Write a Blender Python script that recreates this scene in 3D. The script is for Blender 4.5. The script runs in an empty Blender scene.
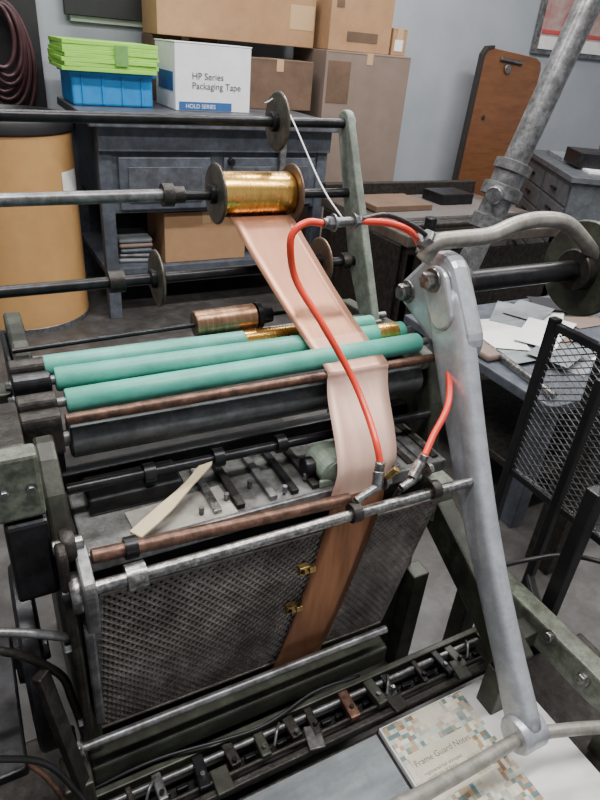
import bpy, bmesh, math, random
from mathutils import Vector, Matrix
random.seed(7)
S=bpy.context.scene
ROOT=None; ROOTS=[]
# ---------------------------------------------------------------- materials
MATS={}
def mat(name,c,rough=.5,metal=0.,c2=None,scale=20.,bump=0.,contrast=(.35,.65),stretch=None,spec=.5,grime=0.):
    if name in MATS: return MATS[name]
    m=bpy.data.materials.new(name); m.use_nodes=True; nt=m.node_tree; b=nt.nodes['Principled BSDF']
    b.inputs['Base Color'].default_value=(*c,1); b.inputs['Roughness'].default_value=rough; b.inputs['Metallic'].default_value=metal
    b.inputs['Specular IOR Level'].default_value=spec
    if c2 is None: c2=tuple(x*.8 for x in c)
    tc=nt.nodes.new('ShaderNodeTexCoord'); mp=nt.nodes.new('ShaderNodeMapping'); nt.links.new(tc.outputs['Object'],mp.inputs[0])
    if stretch: mp.inputs['Scale'].default_value=stretch
    n=nt.nodes.new('ShaderNodeTexNoise'); n.inputs['Scale'].default_value=scale; n.inputs['Detail'].default_value=6; n.inputs['Roughness'].default_value=.65
    nt.links.new(mp.outputs[0],n.inputs['Vector'])
    r=nt.nodes.new('ShaderNodeValToRGB'); r.color_ramp.elements[0].position=contrast[0]; r.color_ramp.elements[1].position=contrast[1]
    r.color_ramp.elements[0].color=(*c2,1); r.color_ramp.elements[1].color=(*c,1)
    nt.links.new(n.outputs['Fac'],r.inputs[0]); out=r.outputs[0]
    if grime:
        g=nt.nodes.new('ShaderNodeTexNoise'); g.inputs['Scale'].default_value=scale*2.7; g.inputs['Detail'].default_value=8; g.inputs['Roughness'].default_value=.75
        nt.links.new(tc.outputs['Object'],g.inputs['Vector'])
        gr=nt.nodes.new('ShaderNodeValToRGB'); gr.color_ramp.elements[0].position=.42; gr.color_ramp.elements[1].position=.6
        gr.color_ramp.elements[0].color=(grime,)*3+(1,); gr.color_ramp.elements[1].color=(0,0,0,1)
        nt.links.new(g.outputs['Fac'],gr.inputs[0])
        mx=nt.nodes.new('ShaderNodeMix'); mx.data_type='RGBA'; mx.inputs['B'].default_value=(.020,.015,.011,1)
        nt.links.new(gr.outputs[0],mx.inputs['Factor']); nt.links.new(out,mx.inputs['A']); out=mx.outputs['Result']
    nt.links.new(out,b.inputs['Base Color'])
    mr=nt.nodes.new('ShaderNodeMapRange'); mr.inputs['To Min'].default_value=min(1,rough*1.25); mr.inputs['To Max'].default_value=rough*.8
    nt.links.new(n.outputs['Fac'],mr.inputs['Value']); nt.links.new(mr.outputs[0],b.inputs['Roughness'])
    if bump:
        bp=nt.nodes.new('ShaderNodeBump'); bp.inputs['Strength'].default_value=bump; bp.inputs['Distance'].default_value=.01
        nt.links.new(n.outputs['Fac'],bp.inputs['Height']); nt.links.new(bp.outputs[0],b.inputs['Normal'])
    MATS[name]=m; return m
wallM=mat('wall_paint',(.34,.365,.40),.7,0,(.30,.325,.36),3,.05)
ceilM=mat('ceiling_paint',(.7,.7,.68),.9,0,(.6,.6,.6),4)
floorM=mat('concrete_floor',(.095,.09,.09),.45,0,(.03,.029,.029),4,.15,(.3,.7),grime=.6)
black=mat('black_oily_steel',(.028,.03,.036),.33,.6,(.007,.007,.009),30,.1,grime=.4)
blackp=mat('black_paint',(.012,.012,.014),.4,0,(.007,.007,.008),25)
dark=mat('dark_grimy_metal',(.055,.05,.046),.45,.5,(.012,.010,.009),40,.3,grime=.6)
steel=mat('worn_steel',(.46,.455,.45),.3,.9,(.18,.165,.15),45,.15,(.3,.6),grime=.6)
steelS=mat('grey_pipe_steel',(.31,.315,.33),.36,.65,(.14,.135,.135),16,.06,grime=.5)
alu=mat('cast_aluminium',(.58,.60,.64),.36,.55,(.42,.44,.48),14,.12,(.3,.6),grime=.18)
rusty=mat('rusty_brown_rod',(.27,.14,.095),.4,.6,(.07,.04,.03),30,.1,grime=.5)
olive=mat('olive_machine_paint',(.17,.195,.15),.45,0,(.06,.07,.05),14,.15,(.3,.55),grime=.6)
oliveD=mat('dark_olive_paint',(.060,.070,.048),.45,.1,(.015,.017,.012),14,.15,grime=.6)
sage=mat('sage_green_arm_paint',(.25,.29,.24),.5,.1,(.14,.165,.14),14,.1,grime=.4)
sageL=mat('pale_sage_cover',(.33,.40,.32),.5,.0,(.20,.25,.20),14,.1,grime=.3)
teal=mat('turquoise_rubber',(.17,.52,.42),.42,0,(.055,.38,.29),5,.03,(.35,.75),(1,4,4),grime=.22)
greyrub=mat('grey_roller',(.14,.15,.155),.4,.2,(.04,.045,.05),9,.05,(.3,.7),(1,6,6),grime=.5)
platem=mat('platen_grey',(.29,.295,.29),.42,.4,(.07,.07,.068),10,.1,(.3,.7),grime=.6)
meshM=mat('expanded_metal',(.31,.275,.25),.42,.5,(.12,.10,.09),7,.1,grime=.45)
gold=mat('gold_foil',(.90,.56,.16),.27,1,(.62,.34,.08),12,.05,(.3,.7),(8,1,1))
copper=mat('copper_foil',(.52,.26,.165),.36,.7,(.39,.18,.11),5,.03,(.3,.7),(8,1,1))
copper2=mat('copper_foil_half_lit',(.60,.35,.255),.38,.6,(.47,.26,.185),5,.03,(.3,.7),(8,1,1))  # lighter copy of the copper foil, light near the bend put into the colour
foilLit=mat('copper_foil_lit',(.78,.53,.43),.40,.4,(.65,.41,.32),5,.03,(.3,.7),(8,1,1))  # palest copy of the same foil, ceiling reflection put into the colour
foilShade=mat('copper_foil_shaded',(.31,.14,.075),.33,.7,(.17,.07,.035),6,.03,(.3,.7),(8,1,1))  # darkest copy of the same foil, shade put into the colour
brass=mat('brass',(.55,.38,.14),.35,.9,(.3,.2,.07),30,grime=.4)
redH=mat('red_hose',(.85,.06,.028),.3,0,(.75,.05,.025),10)
beige=mat('dull_tube',(.40,.38,.34),.4,.4,(.24,.225,.20),12,.05,grime=.3)
card=mat('cardboard',(.36,.205,.105),.8,0,(.30,.17,.085),8,.03)
cardD=mat('cardboard_dark',(.13,.075,.048),.8,0,(.09,.055,.035),8,.03)
cardT=mat('cardboard_taupe',(.20,.145,.12),.8,0,(.17,.125,.10),6,.03)
tape=mat('packing_tape',(.48,.32,.18),.35,0,(.44,.29,.16),8)
drumM=mat('kraft_fibre',(.47,.265,.10),.5,0,(.40,.22,.085),6,.03)
white=mat('white_paper',(.76,.76,.75),.6,0,(.66,.66,.66),10)
whiteb=mat('white_carton',(.76,.77,.79),.6,0,(.66,.67,.70),8)
bluep=mat('blue_plastic',(.01,.24,.60),.4,0,(.01,.19,.50),10)
greenp=mat('green_paper',(.36,.72,.10),.6,0,(.22,.52,.05),200,0,(.3,.7),(.05,.05,1))
bluedk=mat('navy_print',(.02,.10,.30),.6)
inkM=mat('ink',(.06,.06,.08),.6)
bench=mat('bench_blue_grey',(.11,.125,.155),.45,.1,(.06,.07,.09),9,.05,grime=.4)
benchT=mat('bench_top',(.12,.13,.155),.4,.1,(.06,.065,.08),7,.05,grime=.5)
wood=mat('varnished_wood',(.18,.075,.032),.4,0,(.115,.045,.02),6,.05,(.3,.7),(1,1,5))
woodE=mat('black_edge',(.025,.02,.018),.5)
stickM=mat('pale_wood',(.66,.56,.36),.6,0,(.50,.40,.24),9,.05)
hoseD=mat('maroon_hose',(.06,.02,.025),.4,0,(.03,.01,.012),9)
filmM=mat('grey_film_sheet',(.30,.33,.35),.5,.0,(.13,.145,.16),3,.05,(.3,.7),(1,6,1),spec=.3,grime=.25)
tabM=mat('steel_bed',(.14,.115,.10),.4,.3,(.075,.06,.052),6,.05,grime=.4)
poster=mat('poster_red',(.45,.36,.33),.5,0,(.35,.12,.12),5)
redP=mat('poster_edge',(.55,.08,.08),.5)
insideM=mat('press_dark_inside',(.012,.011,.011),.7,.2,(.006,.006,.006),20)
cabM=mat('cabinet_grey',(.13,.14,.16),.45,.2,(.08,.09,.10),9,.05,grime=.3)
gmesh=mat('guard_mesh_wire',(.10,.10,.105),.4,.4,(.03,.03,.033),20)
def mosaic():
    m=bpy.data.materials.new('mosaic_print'); m.use_nodes=True; nt=m.node_tree; b=nt.nodes['Principled BSDF']; b.inputs['Roughness'].default_value=.4
    tc=nt.nodes.new('ShaderNodeTexCoord')
    sn=nt.nodes.new('ShaderNodeVectorMath'); sn.operation='SNAP'; sn.inputs[1].default_value=(.0095,.0095,1)
    nt.links.new(tc.outputs['Object'],sn.inputs[0])
    wn=nt.nodes.new('ShaderNodeTexWhiteNoise'); nt.links.new(sn.outputs[0],wn.inputs[0])
    r=nt.nodes.new('ShaderNodeValToRGB'); r.color_ramp.interpolation='CONSTANT'
    cols=[(0,(.42,.30,.18)),(.2,(.10,.18,.19)),(.35,(.66,.60,.48)),(.5,(.28,.16,.08)),(.62,(.42,.52,.48)),(.75,(.75,.70,.60)),(.88,(.16,.24,.21))]
    e=r.color_ramp.elements; e[0].position=0; e[0].color=(*cols[0][1],1); e[1].position=cols[1][0]; e[1].color=(*cols[1][1],1)
    for p,c in cols[2:]:
        x=e.new(p); x.color=(*c,1)
    nt.links.new(wn.outputs['Value'],r.inputs[0]); 
    no=nt.nodes.new('ShaderNodeTexNoise'); no.inputs['Scale'].default_value=12; nt.links.new(sn.outputs[0],no.inputs['Vector'])
    r2=nt.nodes.new('ShaderNodeValToRGB'); r2.color_ramp.elements[0].position=.34; r2.color_ramp.elements[1].position=.52
    nt.links.new(no.outputs['Fac'],r2.inputs[0])
    mx=nt.nodes.new('ShaderNodeMix'); mx.data_type='RGBA'; mx.inputs['A'].default_value=(.66,.62,.51,1)
    nt.links.new(r2.outputs[0],mx.inputs['Factor']); nt.links.new(r.outputs[0],mx.inputs['B']); nt.links.new(mx.outputs['Result'],b.inputs['Base Color'])
    return m
mosM=mosaic()
# ---------------------------------------------------------------- geometry helpers
def G(name):
    global ROOT
    ROOT=bpy.data.objects.new(name,None); S.collection.objects.link(ROOT); ROOTS.append(ROOT); return ROOT
def add(name,bm,m,smooth=False,bevel=0.,root=True,mods=()):
    me=bpy.data.meshes.new(name); bmesh.ops.recalc_face_normals(bm,faces=bm.faces); bm.to_mesh(me); bm.free()
    if smooth:
        for p in me.polygons: p.use_smooth=True
    ms=m if isinstance(m,(list,tuple)) else [m]
    for x in ms: me.materials.append(x)
    o=bpy.data.objects.new(name,me); S.collection.objects.link(o)
    if root and ROOT: o.parent=ROOT
    if bevel:
        b=o.modifiers.new('bevel','BEVEL'); b.width=bevel; b.segments=2; b.limit_method='ANGLE'
    return o
def box(name,x,y,z,m,bevel=.002,rotz=0,root=True,rot=None):
    bm=bmesh.new(); bmesh.ops.create_cube(bm,size=1)
    c=Vector(((x[0]+x[1])/2,(y[0]+y[1])/2,(z[0]+z[1])/2))
    bmesh.ops.scale(bm,vec=(abs(x[1]-x[0]),abs(y[1]-y[0]),abs(z[1]-z[0])),verts=bm.verts)
    if rotz: bmesh.ops.rotate(bm,matrix=Matrix.Rotation(math.radians(rotz),3,'Z'),verts=bm.verts)
    if rot: bmesh.ops.rotate(bm,matrix=Matrix.Rotation(math.radians(rot[0]),3,rot[1]),verts=bm.verts)
    bmesh.ops.translate(bm,vec=c,verts=bm.verts)
    return add(name,bm,m,bevel=bevel,root=root)
def beam(name,p1,p2,w,h,m,bevel=.003,up=(0,0,1)):
    p1=Vector(p1);p2=Vector(p2);d=(p2-p1); L=d.length; d.normalize(); u=Vector(up); s=d.cross(u).normalized(); u=s.cross(d)
    bm=bmesh.new(); vs=[]
    for e in (p1,p2):
        for a,b in ((-1,-1),(1,-1),(1,1),(-1,1)): vs.append(bm.verts.new(e+s*a*w/2+u*b*h/2))
    bm.faces.new(vs[:4]);bm.faces.new(vs[4:])
    for i in range(4): bm.faces.new((vs[i],vs[(i+1)%4],vs[4+(i+1)%4],vs[4+i]))
    return add(name,bm,m,bevel=bevel)
def rev(name,p1,p2,prof,m,seg=32,smooth=True):
    p1=Vector(p1);p2=Vector(p2);d=(p2-p1).normalized(); a=Vector((0,0,1)) if abs(d.z)<.9 else Vector((1,0,0)); s=d.cross(a).normalized();u=s.cross(d)
    bm=bmesh.new(); rings=[]
    for t,r in prof:
        rings.append([bm.verts.new(p1+d*t+(s*math.cos(k*2*math.pi/seg)+u*math.sin(k*2*math.pi/seg))*max(r,1e-5)) for k in range(seg)])
    for A,B in zip(rings,rings[1:]):
        for k in range(seg): bm.faces.new((A[k],A[(k+1)%seg],B[(k+1)%seg],B[k]))
    bm.faces.new(rings[0]);bm.faces.new(rings[-1])
    o=add(name,bm,m,smooth=smooth)
    if smooth:
        e=o.modifiers.new('es','EDGE_SPLIT'); e.split_angle=math.radians(35)
    return o
def cyl(name,p1,p2,r,m,seg=28,r2=None):
    L=(Vector(p2)-Vector(p1)).length; r2=r if r2 is None else r2; b=min(r*.12,.003)
    return rev(name,p1,p2,[(0,r-b),(b,r),(L-b,r2),(L,r2-b)],m,seg)
def disc(name,c,ax,r,th,m,hub=None,hubm=None,seg=40):
    c=Vector(c);ax=Vector(ax).normalized(); 
    o=rev(name,c-ax*th/2,c+ax*th/2,[(0,r*.3),(0,r-.003),(th*.3,r),(th*.7,r),(th,r-.003),(th,r*.3)],m,seg)
    if hub: cyl(name+'_hub',c-ax*(th/2+hub[1]),c+ax*(th/2+hub[1]),hub[0],hubm or m)
    return o
def crv(pts,n=8):
    P=[Vector(p) for p in pts]; P=[P[0]*2-P[1]]+P+[P[-1]*2-P[-2]]; out=[]
    for i in range(1,len(P)-2):
        a,b,c,d=P[i-1:i+3]
        for k in range(n):
            t=k/n; out.append(.5*((2*b)+(c-a)*t+(2*a-5*b+4*c-d)*t*t+(3*b-a-3*c+d)*t**3))
    out.append(P[-2]); return out
def tube(name,pts,r,m,seg=14,n=8,smoothc=True):
    P=crv(pts,n) if smoothc else [Vector(p) for p in pts]
    bm=bmesh.new(); rings=[]; d0=(P[1]-P[0]).normalized(); s=d0.orthogonal().normalized()
    for i,p in enumerate(P):
        d=(P[min(i+1,len(P)-1)]-P[max(i-1,0)]).normalized(); s=(s-d*s.dot(d)).normalized(); u=d.cross(s)
        rr=r(i/(len(P)-1)) if callable(r) else r
        rings.append([bm.verts.new(p+(s*math.cos(k*2*math.pi/seg)+u*math.sin(k*2*math.pi/seg))*rr) for k in range(seg)])
    for A,B in zip(rings,rings[1:]):
        for k in range(seg): bm.faces.new((A[k],A[(k+1)%seg],B[(k+1)%seg],B[k]))
    bm.faces.new(rings[0]);bm.faces.new(rings[-1])
    return add(name,bm,m,smooth=True)
def prism(name,poly,ax,a0,a1,m,bevel=.003):
    def v(p,a): return {'X':(a,p[0],p[1]),'Y':(p[0],a,p[1]),'Z':(p[0],p[1],a)}[ax]
    bm=bmesh.new(); A=[bm.verts.new(v(p,a0)) for p in poly]; B=[bm.verts.new(v(p,a1)) for p in poly]; n=len(poly)
    bm.faces.new(A);bm.faces.new(B)
    for i in range(n): bm.faces.new((A[i],A[(i+1)%n],B[(i+1)%n],B[i]))
    return add(name,bm,m,bevel=bevel)
def hull(circs,seg=24):
    pts=[]
    for (x,y,r) in circs:
        for k in range(seg): pts.append((x+r*math.cos(k*2*math.pi/seg),y+r*math.sin(k*2*math.pi/seg)))
    pts=sorted(set(pts)); 
    def half(ps):
        h=[]
        for p in ps:
            while len(h)>1 and (h[-1][0]-h[-2][0])*(p[1]-h[-2][1])-(h[-1][1]-h[-2][1])*(p[0]-h[-2][0])<=0: h.pop()
            h.append(p)
        return h[:-1]
    return half(pts)+half(pts[::-1])
def ribbon(name,secs,m,n=8,segm=None,th=.0006):
    Lc=crv([(a,y,z) for a,b,y,z in secs],n); Rc=crv([(b,y2,z2) for a,b,y2,z2 in secs],n)
    bm=bmesh.new(); W=6; rows=[]
    for a,b in zip(Lc,Rc): rows.append([bm.verts.new(a.lerp(b,k/W)) for k in range(W+1)])
    for i,(A,B) in enumerate(zip(rows,rows[1:])):
        for k in range(W):
            f=bm.faces.new((A[k],A[k+1],B[k+1],B[k]))
            if segm: f.material_index=segm[min(i//n,len(segm)-1)]
    o=add(name,bm,m,smooth=True); s=o.modifiers.new('s','SOLIDIFY'); s.thickness=th; return o
def lattice(name,f,nu,nv,m,strand,depth):
    bm=bmesh.new(); V={}
    def vert(i,j):
        if (i,j) not in V: V[(i,j)]=bm.verts.new(f(i/(2*nu),j/(2*nv)))
        return V[(i,j)]
    for i in range(1,2*nu):
        for j in range(1,2*nv):
            if (i+j)%2==1:continue
            bm.faces.new((vert(i-1,j),vert(i,j-1),vert(i+1,j),vert(i,j+1)))
    o=add(name,bm,m); w=o.modifiers.new('w','WIREFRAME'); w.thickness=strand; w.use_even_offset=True; w.use_replace=True
    return o
def text(name,body,size,loc,rot,m,ext=.0004,extra=None):
    cu=bpy.data.curves.new(name,'FONT'); cu.body=body; cu.size=size; cu.extrude=ext
    t=bpy.data.objects.new(name+'_c',cu); S.collection.objects.link(t); bpy.context.view_layer.update()
    me=bpy.data.meshes.new_from_object(t.evaluated_get(bpy.context.evaluated_depsgraph_get()))
    bpy.data.objects.remove(t); me.materials.clear(); me.materials.append(m)
    M=Matrix.Translation(loc)@Matrix.Rotation(math.radians(rot[2]),4,'Z')@Matrix.Rotation(math.radians(rot[0]),4,'X')
    me.transform(M); o=bpy.data.objects.new(name,me); S.collection.objects.link(o); o.parent=ROOT; return o
def bolt(name,c,ax,r,m=None):
    c=Vector(c);ax=Vector(ax).normalized(); m=m or steel
    rev(name+'_head',c,c+ax*r,[(0,r),(r*.8,r),(r,r*.85)],m,6,False)
    rev(name+'_washer',c-ax*.003,c,[(0,r*1.35),(.003,r*1.3)],m,20)

# ================================================================ ROOM
ROOT=None
box('floor',(-2.5,6.5),(-1.5,4.7),(-.1,0),floorM,0)
box('wall_back',(-2.5,6.5),(4.7,4.8),(0,3.6),wallM,0)
box('wall_left',(-2.6,-2.5),(-1.5,4.8),(0,3.6),wallM,0)
box('wall_right',(6.5,6.6),(-1.5,4.8),(0,3.6),wallM,0)
box('wall_front',(-2.6,6.6),(-1.6,-1.5),(0,3.6),wallM,0)
box('ceiling',(-2.6,6.6),(-1.6,4.8),(3.6,3.7),ceilM,0)
box('baseboard_back',(-2.5,6.5),(4.68,4.7),(0,.1),blackp,.002)

# ================================================================ BACKGROUND
G('fibre_drum')
dc=Vector((.225,3.76,0)); R=.35
rev('body',dc,dc+Vector((0,0,1)),[(0,R-.01),(.0,R),(.03,R+.004),(.05,R),(.98,R),(1.0,R),(1.03,R)],drumM,64)
rev('top_rim',dc+Vector((0,0,1.02)),dc+Vector((0,0,2)),[(0,R+.002),(.01,R+.012),(.06,R+.012),(.075,R+.004),(.075,R-.02),(.055,R-.03),(.055,.01)],blackp,64)
rev('bottom_hoop',dc,dc+Vector((0,0,1)),[(0,R+.006),(.03,R+.006),(.035,R)],steelS,64)
bm=bmesh.new()
for (a0,a1,z0,z1) in [(-46,-20,.70,.84)]:
    prev=None
    for k in range(9):
        a=math.radians(a0+(a1-a0)*k/8); x=dc.x+(R+.003)*math.cos(a); y=dc.y+(R+.003)*math.sin(a)
        c=(bm.verts.new((x,y,z0)),bm.verts.new((x,y,z1)))
        if prev: bm.faces.new((prev[0],c[0],c[1],prev[1]))
        prev=c
add('label',bm,white)

G('workbench')
bx0,bx1,by0,by1,bt=.66,2.05,3.5,4.4,1.12
box('top',(bx0-.05,bx1+.05),(by0-.1,by1),(bt-.045,bt),benchT,.006)
box('apron',(bx0,bx1),(by0-.03,by0),(bt-.17,bt-.045),bench,.003)
box('cabinet',(bx0+.03,bx1-.02),(by0+.01,by1-.02),(.62,bt-.05),bench,.003)
box('door_1',(bx0+.10,bx0+.62),(by0-.012,by0+.01),(.64,bt-.20),bench,.006)
box('door_2',(bx0+.70,bx0+1.30),(by0-.012,by0+.01),(.64,bt-.20),bench,.006)
box('door_inset_1',(bx0+.15,bx0+.57),(by0-.018,by0-.012),(.68,bt-.25),benchT,.003)
box('door_inset_2',(bx0+.75,bx0+1.25),(by0-.018,by0-.012),(.68,bt-.25),benchT,.003)
cyl('hasp',(bx0+.66,by0-.045,.85),(bx0+.66,by0,.85),.03,steel)
cyl('hasp_knob',(bx0+.74,by0-.045,.9),(bx0+.74,by0,.9),.02,black)
for i,(x,y) in enumerate([(bx0,by0),(bx1-.07,by0),(bx0,by1-.08),(bx1-.07,by1-.08)]):
    box('leg_%d'%(i+1),(x,x+.07),(y,y+.07),(0,bt-.05),bench,.004)
box('lower_shelf',(bx0,bx1),(by0+.02,by1-.02),(.26,.30),bench,.004)
box('back_panel',(bx0,bx1),(by1-.04,by1-.02),(.3,.65),bench,.002)
box('vise_bar',(bx1-.35,bx1-.31),(by0-.05,by0-.02),(.62,1.06),steelS,.004)
G('rag_pile')
for k in range(5): box('folded_rag_%d'%k,(.76+random.uniform(0,.02),.96),(3.6,3.85),(.301+k*.03,.328+k*.03),[filmM,steelS,bench,cardT,filmM][k],.012,rotz=random.uniform(-10,10))

def carton(x,y,z,m=card,seam='X'):
    box('carton',x,y,z,m,.004)
    if seam=='X':
        c=(y[0]+y[1])/2; box('tape_top',(x[0]-.001,x[1]+.001),(c-.025,c+.025),(z[1],z[1]+.001),tape,0)
        box('tape_end',(x[0]-.0015,x[0]),(c-.025,c+.025),(z[1]-.08,z[1]),tape,0)
    else:
        c=(x[0]+x[1])/2; box('tape_top',(c-.025,c+.025),(y[0]-.001,y[1]+.001),(z[1],z[1]+.001),tape,0)
        box('tape_end',(c-.025,c+.025),(y[0]-.0015,y[0]),(z[1]-.07,z[1]),tape,0)
    box('flap_line',(x[0]+.01,x[1]-.01),(y[0]-.0008,y[0]),(z[1]-.012,z[1]-.009),cardD,0)
G('cardboard_box'); carton((1.02,1.54),(3.56,3.95),(.301,.60),card,'Y')
G('long_cardboard_box'); carton((1.22,2.31),(4.28,4.62),(1.50,1.80),card,'X')
box('label',(2.12,2.3),(4.2785,4.28),(1.6,1.74),tape,0)
G('brown_cardboard_box'); carton((1.74,2.24),(4.12,4.38),(1.121,1.42),cardD,'Y')
G('cardboard_box'); carton((1.22,1.66),(4.41,4.66),(1.0,1.498),cardD,'Y')
box('lower_stack',(1.22,2.2),(4.44,4.66),(0,1.0),cardD,.004)
G('cardboard_box'); carton((2.36,2.86),(4.16,4.56),(1.502,1.86),card,'X')
box('print_1',(2.5,2.75),(4.158,4.16),(1.56,1.62),cardD,0); box('print_2',(2.4,2.46),(4.158,4.16),(1.75,1.8),cardD,0)
G('small_cardboard_box'); carton((2.88,3.0),(4.16,4.4),(1.502,1.67),card,'Y')
box('print_label',(2.9,2.97),(4.158,4.16),(1.53,1.6),whiteb,0)
G('tall_cardboard_box'); carton((2.32,3.02),(4.1,4.6),(0,1.5),cardT,'Y')
box('edge_print',(2.34,2.52),(4.098,4.10),(1.18,1.44),cardD,0)

G('tape_carton')
x0,x1,y0,y1,z0,z1=1.19,1.66,3.84,4.24,1.121,1.47
box('carton',(x0,x1),(y0,y1),(z0,z1),whiteb,.005)
box('lid_flap_left',(x0-.004,x1+.004),(y0-.003,y0+.19),(z1,z1+.006),whiteb,.002)
box('lid_flap_right',(x0-.004,x1+.004),(y0+.205,y1),(z1,z1+.006),whiteb,.002)
box('clear_tape',(x0,x1),(y0+.17,y0+.22),(z1+.006,z1+.0075),mat('clear_tape_grey',(.35,.38,.42),.3),0)
box('blue_band',(x0+.02,x1-.12),(y0-.002,y0),(z0+.005,z0+.05),bluedk,0)
box('blue_panel_side',(x0-.002,x0),(y0+.04,y1-.06),(z0+.10,z0+.2),bluedk,0)
text('print_text','HP Series\nPackaging Tape',.050,(x0+.10,y0-.003,z0+.17),(90,0,0),inkM)
text('print_text_small','HOLD SERIES',.032,(x0+.06,y0-.0035,z0+.016),(90,0,0),whiteb)

G('blue_storage_bin')
box('body',(.63,1.08),(3.92,4.30),(1.121,1.29),bluep,.012)
box('rim',(.615,1.095),(3.905,4.315),(1.275,1.295),bluep,.006)
for k in range(4): box('rib_%d'%k,(.68+k*.11,.69+k*.11),(3.912,3.92),(1.13,1.275),bluep,.003)
G('green_paper_stack')
for k in range(7):
    dx=random.uniform(-.008,.008); box('ream_%d'%k,(.59+dx,1.10+dx),(3.86+dx,4.40+dx),(1.296+k*.021,1.316+k*.021),greenp,.002,rotz=random.uniform(-1.5,1.5))
box('label_strip',(.86,.93),(3.846,3.852),(1.33,1.43),mat('dkgreen',(.14,.33,.08),.6),0)

G('hanging_hose_rack')
box('backboard',(.05,.58),(4.62,4.68),(0,1.9),blackp,.004)
box('peg',(.34,.37),(4.4,4.65),(1.60,1.63),steel,.002)
for k in range(8):
    r=.08+k*.012; c=Vector((.345+random.uniform(-.02,.02),4.40+k*.025,1.42-k*.02))
    tube('coil_%d'%k,[c+Vector((r*math.sin(a),random.uniform(-.004,.004),(r*2)*math.cos(a))) for a in [i*math.pi/8 for i in range(17)]],.014,hoseD,10,4)
G('wall_whiteboard')
box('board',(.78,1.75),(4.66,4.69),(1.53,1.95),whiteb,.004)
box('dark_screen',(.74,1.25),(4.62,4.655),(1.56,2.0),blackp,.006)

G('leaning_wood_panel')
prism('panel',[(3.95,.0),(4.66,.0),(4.66,1.50),(4.64,1.55),(4.58,1.58),(4.08,1.62),(4.02,1.60),(3.99,1.55)],'Y',4.42,4.455,wood,.006)
prism('edge_binding',[(3.91,.0),(3.95,.0),(3.99,1.55),(4.02,1.60),(4.08,1.62),(4.08,1.64),(4.0,1.63),(3.96,1.57)],'Y',4.415,4.46,woodE,.003)
cyl('clip_bar',(4.16,4.41,1.55),(4.41,4.41,1.53),.016,steel); disc('clip_ring',(4.26,4.405,1.48),(0,1,0),.035,.008,steel)
disc('finger_hole',(4.11,4.416,1.1),(0,1,0),.02,.006,woodE)

G('framed_poster')
box('frame',(4.75,6.2),(4.66,4.69),(1.62,2.5),steelS,.004)
box('picture',(4.80,6.15),(4.652,4.66),(1.66,2.45),poster,0)
box('caption_band',(4.80,6.15),(4.648,4.652),(1.66,1.76),white,0)
box('red_strip',(4.80,6.15),(4.646,4.651),(1.78,1.81),redP,0)

G('steel_drawer_cabinet')
rz=57
cx,cy=4.125+.85*.42,3.4-.53*.42+.22
def rb(name,lx,ly,z,m,b=.004):
    a=math.radians(rz); ux=Vector((math.cos(a),math.sin(a)));uy=Vector((-math.sin(a),math.cos(a)))
    mx=(lx[0]+lx[1])/2;my=(ly[0]+ly[1])/2; c=Vector((cx,cy))+ux*mx+uy*my
    return box(name,(c.x-(lx[1]-lx[0])/2,c.x+(lx[1]-lx[0])/2),(c.y-(ly[1]-ly[0])/2,c.y+(ly[1]-ly[0])/2),z,m,b,rotz=rz)
rb('carcass',(-.7,.7),(-.4,.4),(0,.84),cabM); rb('top',(-.73,.73),(-.43,.43),(.84,.88),cabM)
for k in range(5):
    for j in range(2):
        rb('drawer_%d_%d'%(k,j),(-.66+j*.68,-.02+j*.68),(.4,.412),(.07+k*.15,.205+k*.15),cabM,.004)
        rb('handle_%d_%d'%(k,j),(-.4+j*.68,-.28+j*.68),(.412,.43),(.13+k*.15,.15+k*.15),black,.002)
rb('papers_1',(-.5,-.1),(-.2,.25),(.88,.895),white,.001); rb('papers_2',(.05,.5),(-.1,.3),(.88,.91),filmM,.001)
rb('tray',(-.1,.3),(-.38,-.1),(.88,.98),blackp,.004); rb('carton',(.35,.6),(-.38,-.15),(.88,1.0),cardT,.004)
rb('dark_case',(-.35,.0),(.0,.3),(.896,1.0),black,.006)

G('steel_conveyor_table')
box('bed',(1.95,3.15),(2.45,3.36),(.66,.72),tabM,.008)
box('bed_sheet',(2.1,3.0),(2.65,3.3),(.72,.726),mat('grey_card',(.13,.115,.11),.45,.1),.002)
for i,(x,y) in enumerate([(2.0,2.5),(3.1,2.5),(2.0,3.32),(3.1,3.32)]): box('leg_%d'%i,(x-.03,x+.03),(y-.03,y+.03),(0,.66),dark,.003)
box('rear_rail',(1.95,3.15),(3.32,3.37),(.72,.80),dark,.006)
for k in range(3): cyl('roller_%d'%k,(2.0,2.52+k*.045,.75),(3.1,2.52+k*.045,.75),.018,black if k%2 else dark)
box('parts_tray',(2.05,2.45),(2.9,3.2),(.726,.76),cardD,.004); box('block',(2.6,2.85),(3.0,3.2),(.726,.79),black,.006)
cyl('knob',(2.05,2.42,.66),(2.05,2.42,.82),.03,black)
box('side_panel',(1.94,1.96),(2.5,3.3),(.2,.66),dark,.004)
box('front_panel',(1.98,3.12),(2.47,2.49),(.15,.62),dark,.004)

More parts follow.
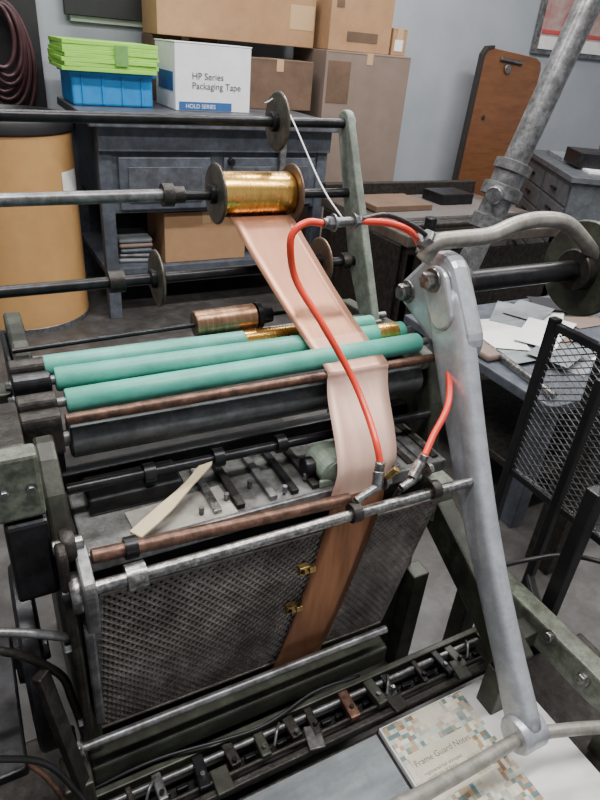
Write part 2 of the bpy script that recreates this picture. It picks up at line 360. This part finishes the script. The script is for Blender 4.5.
G('steel_pipe_post')
pd=(Vector((2.05,1.8,1.72))-Vector((1.79,1.8,.90))).normalized()
pb=Vector((1.79,1.8,.90))-pd*(.90/pd.z); Lp=3.6/pd.z
cyl('pipe',pb,pb+pd*Lp,.047,steelS,36)
m0=1.08/pd.z
rev('coupling',pb+pd*(m0-.15),pb+pd*(m0+.2),[(0,.050),(.0,.066),(.05,.066),(.055,.055),(.12,.055),(.125,.078),(.17,.078),(.175,.06),(.22,.06),(.225,.072),(.26,.072),(.265,.05)],steelS,32)
rev('floor_flange',pb,pb+pd,[(0,.12),(.02,.12),(.025,.07),(.08,.05)],steelS,32)
cyl('side_tee',pb+pd*m0,pb+pd*m0+Vector((-.10,-.06,0)),.032,steelS)
G('wire_cable'); tube('cable',[(3.6,3.2,3.6),(3.56,3.2,2.4),(3.5,3.2,1.6),(3.45,3.2,1.1),(3.3,3.3,.0)],.006,blackp)

G('paper_rack')
box('top',(1.60,2.75),(1.12,1.95),(.50,.54),bench,.006)
for i,(x,y) in enumerate([(1.64,1.16),(2.7,1.16),(1.64,1.9),(2.7,1.9)]): box('leg_%d'%i,(x-.03,x+.03),(y-.03,y+.03),(0,.5),bench,.003)
box('lower_tray',(1.62,2.73),(1.14,1.93),(.2,.23),dark,.004)
bp_=mat('blackprint',(.03,.03,.035),.4)
for k in range(16):
    x=random.uniform(1.75,2.5);y=random.uniform(1.25,1.8); w=random.uniform(.08,.16)
    box('sheet_%d'%k,(x-w,x+w),(y-.08,y+.08),(.541+k*.002,.5425+k*.002),random.choice([white,filmM,bp_,bp_,cardT,white]),0,rotz=random.uniform(-40,40))
box('cylinder_die',(1.62,1.70),(1.45,1.80),(.541,.57),cardT,.01)
cyl('steel_rod',(1.64,1.15,.56),(1.75,1.9,.56),.012,steel)

# ================================================================ PRESS
G('foil_stamping_press')
prism('left_side_frame',[(1.30,.985),(1.15,.985),(.98,.955),(.90,.945),(.84,.92),(.80,.88),(.77,.82),(.74,.74),(.73,.30),(.78,.0),(1.35,0),(1.35,.8)],'X',.03,.062,oliveD,.006)
prism('left_frame_rib',[(1.28,.95),(1.15,.955),(.92,.91),(.87,.87),(.86,.80),(1.28,.80)],'X',.018,.03,black,.004)
for k,(y,z) in enumerate([(1.05,.975),(.985,.98),(.932,.968),(.935,.892),(.90,.955)]):
    prism('bearing_block_%d'%k,hull([(y,z,.018),(y,z-.05,.016)]),'X',.018,.078,black if k%2 else dark,.003)
    bolt('bearing_bolt_%d'%k,(.016,y,z-.03),(-1,0,0),.008,steelS)
prism('right_side_frame',[(1.30,.93),(1.05,.95),(.92,.93),(.88,.84),(.86,.72),(.86,0),(1.3,0)],'X',.84,.875,oliveD,.006)
prism('right_frame_cap',hull([(1.05,.935,.022),(.93,.925,.02)]),'X',.825,.842,sage,.004)
box('guard_casting',(-.12,.030),(.765,.80),(.875,.985),olive,.006)
box('guard_casting_top',(-.12,.018),(.80,.93),(.955,.982),dark,.004)
for x in (-.02,.015): bolt('casting_screw_%d'%int(x*1000),(x,.765,.93),(0,-1,0),.006,steelS)
prism('casting_foot',[(.76,.87),(.83,.87),(.86,.78),(.80,.70),(.74,.74)],'X',-.03,.03,black,.006)
box('bed_body',(.07,.64),(.88,1.25),(0,.66),insideM,.004)
# platen
box('platen',(.075,.82),(.775,.945),(.735,.765),platem,.004)
box('platen_front_lip',(.075,.60),(.765,.775),(.735,.775),steelS,.003)
for k,x in enumerate([.30,.345,.41,.455,.50]): box('clamp_strap_%d'%k,(x,x+.016),(.79,.935),(.765,.776),[steel,dark,steelS,black,dark][k],.002)
for k in range(5): cyl('strap_bolt_%d'%k,(.28+k*.055,.80+.02*(k%3),.77),(.28+k*.055,.80+.02*(k%3),.784),.005,steelS,10)
for k in range(5): box('gauge_bar_%d'%k,(.66+k*.033,.675+k*.033),(.79,.93),(.765,.770),[dark,steelS][k%2],.001)
box('platen_block',(.10,.27),(.865,.94),(.765,.80),black,.006)
box('makeready_sheet',(.16,.34),(.775,.86),(.7652,.768),mat('stained_board',(.36,.335,.30),.6,0,(.15,.14,.13),12),.0,rotz=4)
box('cross_tie',(.07,.84),(.955,.985),(.76,.80),black,.004)
prism('motor_cover',hull([(.545,.792,.028),(.60,.796,.021)]),'Y',.79,.865,sageL,.010)
rev('motor_end_bell',(.555,.795,.792),(.555,.77,.792),[(0,.026),(.006,.026),(.010,.014),(.012,.006)],sageL,28)
cyl('motor_cap',(.520,.83,.79),(.498,.83,.79),.020,black)
box('motor_flange',(.515,.63),(.787,.795),(.765,.782),sageL,.003)
cyl('mid_shaft',(.07,.88,.825),(.84,.88,.815),.0095,black)
for x in (.20,.33,.46): rev('mid_collar_%d'%int(x*100),(x,.88,.823),(x+.1,.88,.822),[(0,.010),(0,.018),(.02,.018),(.02,.010)],black)
cyl('foil_turn_rod',(.085,.90,.950),(.86,.90,.945),.0095,rusty)
cyl('stay_bar',(.06,1.12,.955),(.86,1.12,.955),.008,steelS)
cyl('dirty_guide_rod',(.08,.735,.80),(.55,.735,.77),.012,rusty)
cyl('nozzle_support_rod',(.065,.685,.785),(.84,.685,.775),.0105,steel)
rev('rod_collar',(.12,.685,.785),(.3,.685,.784),[(0,.01),(0,.021),(.03,.021),(.03,.01)],steel)
rev('rod_collar_2',(.13,.735,.798),(.3,.735,.79),[(0,.01),(0,.018),(.02,.018),(.02,.01)],black)
for x in (.52,.7): rev('clamp_%d'%int(x*100),(x,.685,.783),(x+.1,.685,.782),[(0,.01),(0,.018),(.018,.018),(.018,.01)],dark)
prism('rod_bracket',hull([(.735,.80,.028),(.685,.785,.026),(.70,.70,.022)]),'X',.055,.075,steelS,.004)
prism('lever_plate',hull([(.70,.69,.024),(.715,.45,.018)]),'X',.050,.066,steelS,.004)
prism('link_plate',hull([(.72,.83,.02),(.70,.66,.025),(.71,.45,.02)]),'X',.030,.045,dark,.004)
disc('pivot_eye',(.05,.70,.77),(1,0,0),.032,.02,steel,(.014,.012),black)
disc('pivot_eye_2',(.05,.74,.83),(1,0,0),.026,.02,dark,(.012,.012),steel)
bolt('link_bolt',(.03,.70,.66),(-1,0,0),.011); bolt('link_bolt_2',(.03,.71,.45),(-1,0,0),.009)
tube('left_bent_rod',[(-.3,.75,.76),(-.12,.72,.74),(-.03,.70,.72),(.03,.70,.68)],.007,steelS)
tube('left_bent_rod_2',[(-.3,.78,.66),(-.1,.75,.66),(0,.73,.58),(.02,.72,.5),(.03,.71,.40)],.007,dark)
rev('flywheel',(-.045,.88,.46),(-.01,.88,.46),[(0,.02),(0,.17),(.006,.175),(.03,.175),(.035,.17),(.035,.02)],black,56)
disc('flywheel_hub',(-.04,.88,.46),(1,0,0),.05,.04,dark,(.02,.02),steelS)
beam('left_strut',(-.02,.70,.62),(.02,.66,.25),.025,.018,dark)
tube('left_cable',[(-.12,.60,.62),(-.04,.62,.52),(.0,.62,.40),(.03,.60,.30)],.005,blackp)
tube('left_cable_2',[(-.2,.70,.60),(-.06,.66,.46),(-.01,.62,.36),(.05,.62,.28)],.004,rusty)
box('left_step',(-.5,.02),(.5,.95),(.02,.10),dark,.006)
box('left_guard_pan',(-.30,-.06),(.62,.9),(.50,.52),black,.004)
box('left_tie_block',(-.02,.03),(.66,.73),(.26,.34),oliveD,.004)
# perforated tray guard
def fm(u,v):
    x=.085+u*(.79-.085); z=.705-v*.345
    return Vector((x-.03*v*(1-u)-.09*v*u, .748, z-.012*u))
lattice('perforated_guard_mesh',fm,40,22,meshM,.0072,.002)
def q4(name,a,b,w,m): beam(name,a,b,w,.006,m,.001)
q4('mesh_frame_top',fm(0,0),fm(1,0),.014,meshM); q4('mesh_frame_bottom',fm(0,1),fm(1,1),.014,meshM)
beam('mesh_frame_left',fm(0,0),fm(0,1),.006,.016,steelS,.001,(1,0,0)); beam('mesh_frame_right',fm(1,0),fm(1,1),.006,.012,meshM,.001,(1,0,0))
bm=bmesh.new(); vs=[bm.verts.new(fm(a,b)+Vector((0,.05,0))) for a,b in ((0,0),(1,0),(1,1),(0,1))]; bm.faces.new(vs); add('guard_shade_sheet',bm,insideM)  # flat near-black sheet stands in for shade inside the press, behind the mesh
cyl('lower_guard_rod',(.02,.70,.388),(.68,.70,.382),.0085,steelS)
bolt('lower_rod_nut',(.02,.70,.388),(-1,0,0),.014); bolt('guard_nut',(.06,.74,.40),(-1,-.3,0),.01)
for k,(x,z) in enumerate([(.462,.625),(.442,.525)]):
    box('brass_clip_%d'%k,(x-.010,x+.012),(.724,.738),(z-.011,z+.010),brass,.002); box('brass_finger_%d'%k,(x+.008,x+.022),(.718,.724),(z-.003,z+.010),brass,.001)
    bolt('clip_screw_%d'%k,(x-.004,.724,z),(0,-1,0),.004,black)
box('olive_bed_beam',(.03,.70),(.70,.75),(.255,.31),oliveD,.006)
box('olive_bed_beam_rear',(.03,.72),(.80,.86),(.20,.32),oliveD,.006)
beam('right_slanted_beam',(.875,.86,.60),(.875,.50,.40),.05,.085,oliveD,.006)
box('slanted_beam_plate',(.845,.90),(.80,.86),(.56,.66),olive,.004)
beam('right_low_beam',(1.03,.80,.37),(1.03,.30,.37),.05,.08,olive,.006)
box('right_cross_beam',(.87,1.05),(.55,.60),(.33,.38),oliveD,.005)
bolt('beam_bolt_1',(1.0,.52,.40),(-1,0,.3),.012); bolt('beam_bolt_2',(1.0,.42,.38),(-1,0,.3),.012)
for k,(x,y) in enumerate([(.875,.84),(1.03,.78),(1.03,.33),(.875,.52)]): box('beam_post_%d'%k,(x-.025,x+.025),(y-.025,y+.025),(0,.36),oliveD,.004)
# gripper conveyor
box('conveyor_rail_front',(-.10,1.0),(.585,.60),(.235,.258),dark,.003)
box('conveyor_rail_rear',(-.10,1.0),(.675,.69),(.235,.262),oliveD,.003)
box('conveyor_pan',(-.10,1.0),(.60,.675),(.20,.215),insideM,.003)
cyl('gripper_shaft',(-.1,.655,.262),(1.0,.655,.262),.006,steelS); cyl('gripper_shaft_front',(-.1,.612,.258),(1.0,.612,.258),.005,dark)
rb2=[dark,black,steelS,oliveD,dark,rusty]
for k in range(15):
    x=.02+k*.066+random.uniform(-.018,.018); w=random.uniform(.006,.013)
    box('gripper_%d'%k,(x-w,x+w),(.60+random.uniform(0,.02),.668),(.253,.268+random.uniform(0,.008)),random.choice(rb2),.003,rotz=random.uniform(-6,6))
    cyl('gripper_screw_%d'%k,(x,.625,.27),(x,.625,.282),.005,random.choice([steel,dark,black]),10)
    if k%3==0: box('gripper_tab_%d'%k,(x+.015,x+.05),(.58,.63),(.262,.268),random.choice([oliveD,steelS,dark]),.002,rotz=random.uniform(-15,15))
    if k%4==1: tube('spring_%d'%k,[(x+.02,.62,.27),(x+.035,.64,.285),(x+.05,.66,.27)],.003,steelS,8,5)
for k in range(30):
    x=-.08+k*.036; box('chain_link_%d'%k,(x,x+.024),(.636,.646),(.225,.238),black,.002)
tube('conveyor_cable',[(.0,.70,.245),(.15,.69,.275),(.35,.66,.285),(.5,.69,.275),(.62,.69,.262)],.0035,blackp)
# delivery table
box('delivery_table',(-.15,1.25),(-.25,.58),(.19,.225),dark,.004)
for k,(x,y) in enumerate([(-.08,-.2),(1.2,-.2),(-.08,.5),(1.2,.5)]): box('table_leg_%d'%k,(x-.03,x+.03),(y-.03,y+.03),(0,.19),dark,.003)

G('ink_roller')
def roller(nm,L,Rr,r,m):
    L=Vector(L);Rr=Vector(Rr);d=(Rr-L).normalized(); ln=(Rr-L).length
    rev(nm,L,Rr,[(0,r*.9),(.003,r),(ln-.003,r),(ln,r*.9)],m,40)
    cyl(nm+'_journal',L-d*.03,Rr+d*.025,r*.4,steelS)
roller('roller_sleeve',(.075,1.05,.974),(.78,1.06,.965),.0205,teal)
rev('gold_wrap',(.46,1.055,.969),(.56,1.055,.968),[(0,.0207),(0,.0214),(.12,.0214),(.12,.0207)],gold,40)
G('ink_roller'); roller('roller_sleeve',(.085,.985,.980),(.81,.985,.976),.021,teal)
rev('gold_wrap',(.74,.985,.9764),(.80,.985,.976),[(0,.0212),(0,.0218),(.05,.0218),(.05,.0212)],gold,40)
G('ink_roller'); roller('roller_sleeve',(.092,.932,.965),(.815,.932,.970),.021,teal)
G('grey_drive_roller'); roller('roller_sleeve',(.090,.935,.892),(.825,.935,.885),.036,greyrub)

# ---------------------------------------------------------------- unwind stand
G('foil_unwind_stand')
sx=.795
prism('right_arm',hull([(1.305,1.362,.024),(1.25,1.22,.023),(1.19,1.070,.023),(1.07,.90,.024)]),'X',sx,sx+.02,sage,.004)
prism('left_arm',hull([(1.305,1.362,.024),(1.25,1.22,.026),(1.19,1.070,.026),(1.07,.90,.026)]),'X',-.13,-.108,sage,.004)
box('left_arm_tie',(-.13,.018),(1.05,1.10),(.88,.93),oliveD,.004); box('right_arm_tie',(sx,.84),(1.05,1.10),(.86,.92),oliveD,.004)
cyl('upper_rod',(-.14,1.30,1.352),(.80,1.30,1.358),.0105,black)
cyl('middle_rod',(.2,1.25,1.22),(.80,1.25,1.215),.0105,black); cyl('middle_sleeve',(-.14,1.25,1.217),(.37,1.25,1.22),.0125,steelS)
rev('middle_collar',(.355,1.25,1.22),(.5,1.25,1.22),[(0,.012),(0,.023),(.022,.023),(.024,.017),(.045,.017),(.045,.01)],dark)
cyl('lower_rod',(-.14,1.19,1.066),(.80,1.19,1.072),.0115,black)
rev('lower_collar',(.225,1.19,1.069),(.4,1.19,1.069),[(0,.012),(0,.022),(.03,.022),(.03,.012)],dark)
rev('lower_collar_r',(.76,1.19,1.072),(.9,1.19,1.072),[(0,.012),(0,.02),(.02,.02),(.02,.012)],dark)
rev('lower_collar_2',(.60,1.19,1.071),(.7,1.19,1.071),[(0,.012),(0,.018),(.02,.018),(.02,.012)],dark)
bronze=mat('dark_bronze_disc',(.17,.15,.12),.42,.7,(.07,.065,.05),20,.1,grime=.3)
for nm,c,r in [('upper_disc',(.628,1.30,1.357),.060),('middle_disc_left',(.470,1.25,1.22),.062),('middle_disc_right',(.648,1.25,1.218),.062),('lower_disc_left',(.322,1.19,1.069),.058),('lower_disc_right',(.705,1.19,1.075),.056)]:
    disc(nm,c,(1,0,0),r,.007,bronze if 'left' in nm or 'upper' in nm else mat('brown_disc',(.22,.14,.095),.42,.6,(.12,.075,.05),20),(.020,.012),black)
for k,(y,z) in enumerate([(1.305,1.362),(1.25,1.22),(1.19,1.070)]): bolt('arm_bolt_%d'%k,(sx+.022,y,z),(1,0,0),.01)
G('gold_foil_roll')
rev('foil_winding',(.476,1.25,1.22),(.64,1.25,1.218),[(0,.014),(0,.043),(.004,.045),(.162,.045),(.166,.043),(.166,.014)],gold,48)
rev('core',(.4755,1.25,1.22),(.65,1.25,1.218),[(0,.012),(0,.018),(.17,.018),(.17,.012)],cardD,32)
G('scrap_foil_roll')
cyl('spindle',(.03,1.10,.988),(.62,1.10,1.003),.005,black)
rev('foil_winding',(.370,1.10,.998),(.6,1.10,1.003),[(0,.012),(0,.025),(.003,.027),(.13,.027),(.133,.024),(.133,.012)],mat('scrap_foil',(.34,.19,.11),.32,.75,(.09,.05,.03),14,.2,(.3,.6),(6,1,1)),40)
rev('end_hub',(.505,1.10,1.001),(.6,1.10,1.003),[(0,.02),(.0,.028),(.01,.028),(.012,.02),(.035,.018),(.035,.006)],black,24)

# ---------------------------------------------------------------- foil web
G('copper_foil_strip')
ribbon('web',[(.484,.630,1.247,1.174),(.488,.632,1.205,1.176),(.50,.645,1.15,1.135),(.527,.668,1.05,1.06),(.552,.692,.965,.998),(.566,.709,.912,.968),
 (.569,.712,.891,.955),(.567,.711,.886,.940),(.558,.70,.86,.91),(.545,.683,.80,.858),(.535,.670,.765,.822),(.528,.657,.757,.795),
 (.520,.646,.755,.76),(.512,.636,.742,.73),(.49,.610,.735,.63),(.45,.568,.730,.48),(.415,.530,.728,.365),(.41,.525,.735,.34)],
 [copper,copper2,foilLit,foilShade],6,[0,0,0,0,1,1,2,2,2,2,2,2,3,3,3,3,3])  # one foil; its light-to-shade gradient is painted segment by segment

# ---------------------------------------------------------------- air hoses
G('red_air_hose')
tube('hose',[(.56,.95,1.232),(.53,.95,1.235),(.505,.95,1.222),(.498,.95,1.195),(.515,.95,1.13),(.55,.90,1.06),(.595,.85,.97),(.60,.79,.92),(.592,.735,.885),(.592,.715,.855)],.0066,redH)
cyl('ferrule',(.592,.715,.86),(.59,.713,.838),.0095,steel); cyl('elbow_body',(.59,.713,.84),(.583,.70,.81),.011,steel)
cyl('nozzle_arm',(.583,.70,.815),(.535,.695,.80),.008,steel); bolt('nozzle_nut',(.60,.705,.82),(1,0,0),.012); cyl('nozzle_tip',(.535,.695,.80),(.53,.70,.775),.006,dark)
cyl('valve_stem',(.60,.70,.83),(.612,.69,.855),.006,brass)
G('red_air_hose')
tube('hose',[(.64,.952,1.232),(.70,.94,1.228),(.76,.945,1.205),(.83,.99,1.15),(.88,1.0,1.07),(.86,.90,.98),(.79,.78,.92),(.725,.735,.87),(.695,.715,.845)],.0066,redH)
cyl('ferrule',(.695,.715,.85),(.687,.713,.83),.0095,steel); cyl('elbow_body',(.687,.713,.835),(.662,.70,.812),.011,steel)
cyl('nozzle_arm',(.68,.70,.815),(.635,.695,.80),.008,steel); bolt('nozzle_nut',(.70,.705,.82),(1,0,0),.011); cyl('nozzle_tip',(.635,.695,.80),(.63,.70,.775),.006,dark)
G('air_fitting')
cyl('tee_body',(.56,.95,1.232),(.64,.951,1.232),.009,steelS); bolt('nut_left',(.58,.95,1.232),(-1,0,0),.012,steelS); bolt('nut_right',(.625,.951,1.232),(1,0,0),.012,steelS)
tube('black_lead',[(.64,.95,1.235),(.70,.955,1.24),(.76,.95,1.22),(.81,.94,1.19)],.005,blackp)
tube('string',[(.60,.952,1.24),(.605,1.05,1.28),(.635,1.29,1.395),(.61,1.33,1.39)],.0016,white,8)

# ---------------------------------------------------------------- arm
G('cast_lever_arm')
ax0,ax1=.835,.880
prism('head',hull([(.935,1.105,.060),(1.02,1.05,.034),(.86,1.01,.055)]),'X',ax0,ax1,alu,.012)
prism('head_boss',hull([(.925,1.10,.040),(.89,1.05,.034)]),'X',ax0-.014,ax0,alu,.006)
bolt('bolt_1',(ax0-.018,.93,1.11),(-1,0,0),.019); bolt('bolt_2',(ax0-.004,1.020,1.052),(-1,0,0),.019)
P0=Vector((.855,.915,1.08));P1=Vector((.812,.40,.365)); 
Pm=P0.lerp(P1,.5)+Vector((-.012,.008,.0))
ctr=crv([P0,Pm,P1],14)
d=(P1-P0).normalized(); wv=Vector((0,d.z,-d.y)).normalized(); tv=d.cross(wv).normalized()
bm=bmesh.new(); rings=[]; N=28
for i,c in enumerate(ctr):
    t=i/(len(ctr)-1); w=.056-.022*min(1,t*1.5)-.002*t+ (.006*max(0,(t-.85)/.15)); th=.023-.002*t
    ring=[]
    for k in range(N):
        a=k*2*math.pi/N; ca,sa=math.cos(a),math.sin(a); e=.5
        ring.append(bm.verts.new(c+wv*w*math.copysign(abs(ca)**e,ca)+tv*th*math.copysign(abs(sa)**e,sa)))
    rings.append(ring)
for A,B in zip(rings,rings[1:]):
    for k in range(N): bm.faces.new((A[k],A[(k+1)%N],B[(k+1)%N],B[k]))
bm.faces.new(rings[0]);bm.faces.new(rings[-1]); add('arm',bm,alu,smooth=True)
rev('foot_boss',(.780,.395,.36),(.9,.395,.36),[(0,.02),(0,.034),(.006,.038),(.056,.038),(.062,.034),(.062,.02)],alu,32)
tube('foot_bar',[(.36,.345,.49),(.52,.36,.435),(.66,.375,.39),(.80,.385,.360),(.90,.36,.355),(1.05,.31,.35),(1.25,.27,.35)],.013,beige)
G('bent_steel_tube')
tube('tube',[(.80,.945,1.15),(.815,.935,1.185),(.87,.93,1.192),(.95,.93,1.195),(1.02,.93,1.215),(1.09,.93,1.222),(1.17,.93,1.21),(1.25,.93,1.165),(1.31,.93,1.12),(1.40,.93,1.05),(1.5,.95,.98)],.0175,beige)
bolt('tube_cap',(.805,.945,1.185),(-.6,0,.6),.02,steelS)
G('drive_shaft')
cyl('shaft',(.875,.95,1.09),(1.75,.95,1.09),.024,black)
disc('shaft_disc',(1.30,.95,1.09),(1,0,0),.115,.014,oliveD,(.05,.03),dark); disc('shaft_disc_2',(1.36,.95,1.09),(1,0,0),.10,.012,dark)
cyl('bearing',(.90,.95,1.09),(.93,.95,1.09),.034,dark)
box('bearing_post',(1.55,1.62),(.90,1.0),(0,1.07),dark,.004)

# ---------------------------------------------------------------- right guard
G('mesh_guard')
def fg(u,v): return Vector((1.30,.97-u*.72,.93-v*.46))
lattice('expanded_mesh',fg,20,24,gmesh,.0035,.002)
beam('frame_top',fg(0,0),fg(1,0),.02,.022,blackp); beam('frame_bottom',fg(0,1),fg(1,1),.02,.022,blackp)
beam('frame_rear',(1.30,.98,.95),(1.30,.98,.0),.026,.026,blackp,.003,(0,1,0)); beam('frame_front',(1.30,.25,.95),(1.30,.25,.0),.026,.026,blackp,.003,(0,1,0))
G('guard_stand')
beam('post_1',(1.20,.74,.0),(1.20,.74,.91),.022,.022,blackp,.003,(0,1,0))
beam('post_2',(1.10,.60,.0),(1.10,.60,.73),.034,.034,blackp,.003,(0,1,0))
beam('rail',(1.12,.62,.70),(1.27,.45,.70),.03,.03,blackp)
beam('rail_low',(1.20,.74,.30),(1.10,.60,.30),.02,.02,blackp)
tube('loose_cable',[(1.02,.72,.42),(1.08,.68,.46),(1.16,.64,.48),(1.22,.55,.50),(1.26,.45,.5)],.006,blackp)

# ---------------------------------------------------------------- loose items
G('wooden_paddle')
prof=[(0,.013),(.06,.014),(.12,.013),(.17,.010),(.22,.008),(.27,.0095),(.31,.010),(.325,.006)]
A0=Vector((.155,.768,.785));B0=Vector((.325,.88,.818)); dd=(B0-A0).normalized(); sd=dd.cross(Vector((0,0,1))).normalized(); LL=(B0-A0).length
bm=bmesh.new(); rr=[]
for t,w in prof:
    c=A0+dd*(t/.325*LL)+sd*.006*math.sin(t/.325*3.1)+Vector((0,0,.004)); rr.append([bm.verts.new(c+sd*w+Vector((0,0,.003))),bm.verts.new(c-sd*w+Vector((0,0,.003))),bm.verts.new(c-sd*w-Vector((0,0,.003))),bm.verts.new(c+sd*w-Vector((0,0,.003)))])
for A,B in zip(rr,rr[1:]):
    for k in range(4): bm.faces.new((A[k],A[(k+1)%4],B[(k+1)%4],B[k]))
bm.faces.new(rr[0]);bm.faces.new(rr[-1]); add('stick',bm,stickM,bevel=.002)
G('grey_film_sheet')
box('film',(.15,.595),(.05,.572),(.2251,.2275),filmM,0); box('film_top',(.17,.57),(.08,.565),(.2277,.2285),filmM,0,rotz=1.2)
G('white_paper_stack')
box('stack',(.602,.975),(.10,.575),(.2255,.240),white,.001)
G('printed_certificate')
box('sheet',(.606,.825),(.22,.572),(.2405,.2415),mosM,0)
box('cream_panel',(.620,.775),(.40,.500),(.2416,.2420),mat('cream_print',(.66,.62,.50),.4,0,(.58,.54,.42),40),0)
text('print_title','Frame Guard Notes',.0180,(.626,.472,.2422),(0,0,0),mat('sepia_ink',(.16,.11,.07),.5),.0001)
text('print_lines','registered foil stamped\ncertificate of finish\nprinting and binding',.0105,(.632,.450,.2422),(0,0,0),MATS['sepia_ink'],.0001)
box('ornament',(.735,.77),(.405,.445),(.2421,.2423),mat('ornament_print',(.40,.33,.2),.4,0,(.6,.55,.4),120),0)

# ================================================================ LIGHTS
def lamp(x,y,e,sx=1.4,sy=.16,rz=0):
    G('ceiling_light'); 
    box('housing',(x-sx/2-.03,x+sx/2+.03),(y-sy/2-.03,y+sy/2+.03),(3.5,3.6),ceilM,.01)
    l=bpy.data.lights.new('tube',"AREA"); l.shape='RECTANGLE'; l.size=sx; l.size_y=sy; l.energy=e; l.color=(1,.975,.94)
    o=bpy.data.objects.new('tube',l); o.location=(x,y,3.48); S.collection.objects.link(o); o.parent=ROOT
for x,y,e in [(.2,.3,78),(1.9,.2,58),(-.2,2.0,58),(1.9,2.0,98),(3.8,2.2,78),(4.2,.3,45),(2.8,3.7,45),(.6,3.6,40)]: lamp(x,y,e)
w=bpy.data.worlds.new('w'); S.world=w; w.use_nodes=True; w.node_tree.nodes['Background'].inputs[0].default_value=(.8,.85,.9,1); w.node_tree.nodes['Background'].inputs[1].default_value=.3

bpy.context.view_layer.update()
for r in ROOTS:
    ks=[c for c in r.children]; 
    pts=[]
    for c in ks:
        if c.type=='MESH': pts+= [c.matrix_world@Vector(b) for b in c.bound_box]
    if not pts: continue
    mn=[min(p[i] for p in pts) for i in range(3)]; mx=[max(p[i] for p in pts) for i in range(3)]
    ctr=Vector(((mn[0]+mx[0])/2,(mn[1]+mx[1])/2,mn[2])); r.location=ctr; r.empty_display_size=.05
    for c in ks: c.matrix_parent_inverse=Matrix.Translation(-ctr)

# ================================================================ CAMERA
cd=bpy.data.cameras.new('camera'); cam=bpy.data.objects.new('camera',cd); S.collection.objects.link(cam); S.camera=cam
xr=Vector((.886,-.457,.079)); up=Vector((.169,.476,.863)); fw=Vector((.432,.751,-.499)).normalized()
xr=(xr-fw*xr.dot(fw)).normalized(); up=xr.cross(fw)
M=Matrix((( xr.x,up.x,-fw.x,0),(xr.y,up.y,-fw.y,0),(xr.z,up.z,-fw.z,1.5),(0,0,0,1)))
cam.matrix_world=M; cd.sensor_fit='VERTICAL'; cd.sensor_height=24; cd.lens=24*610/800; cd.clip_start=.02
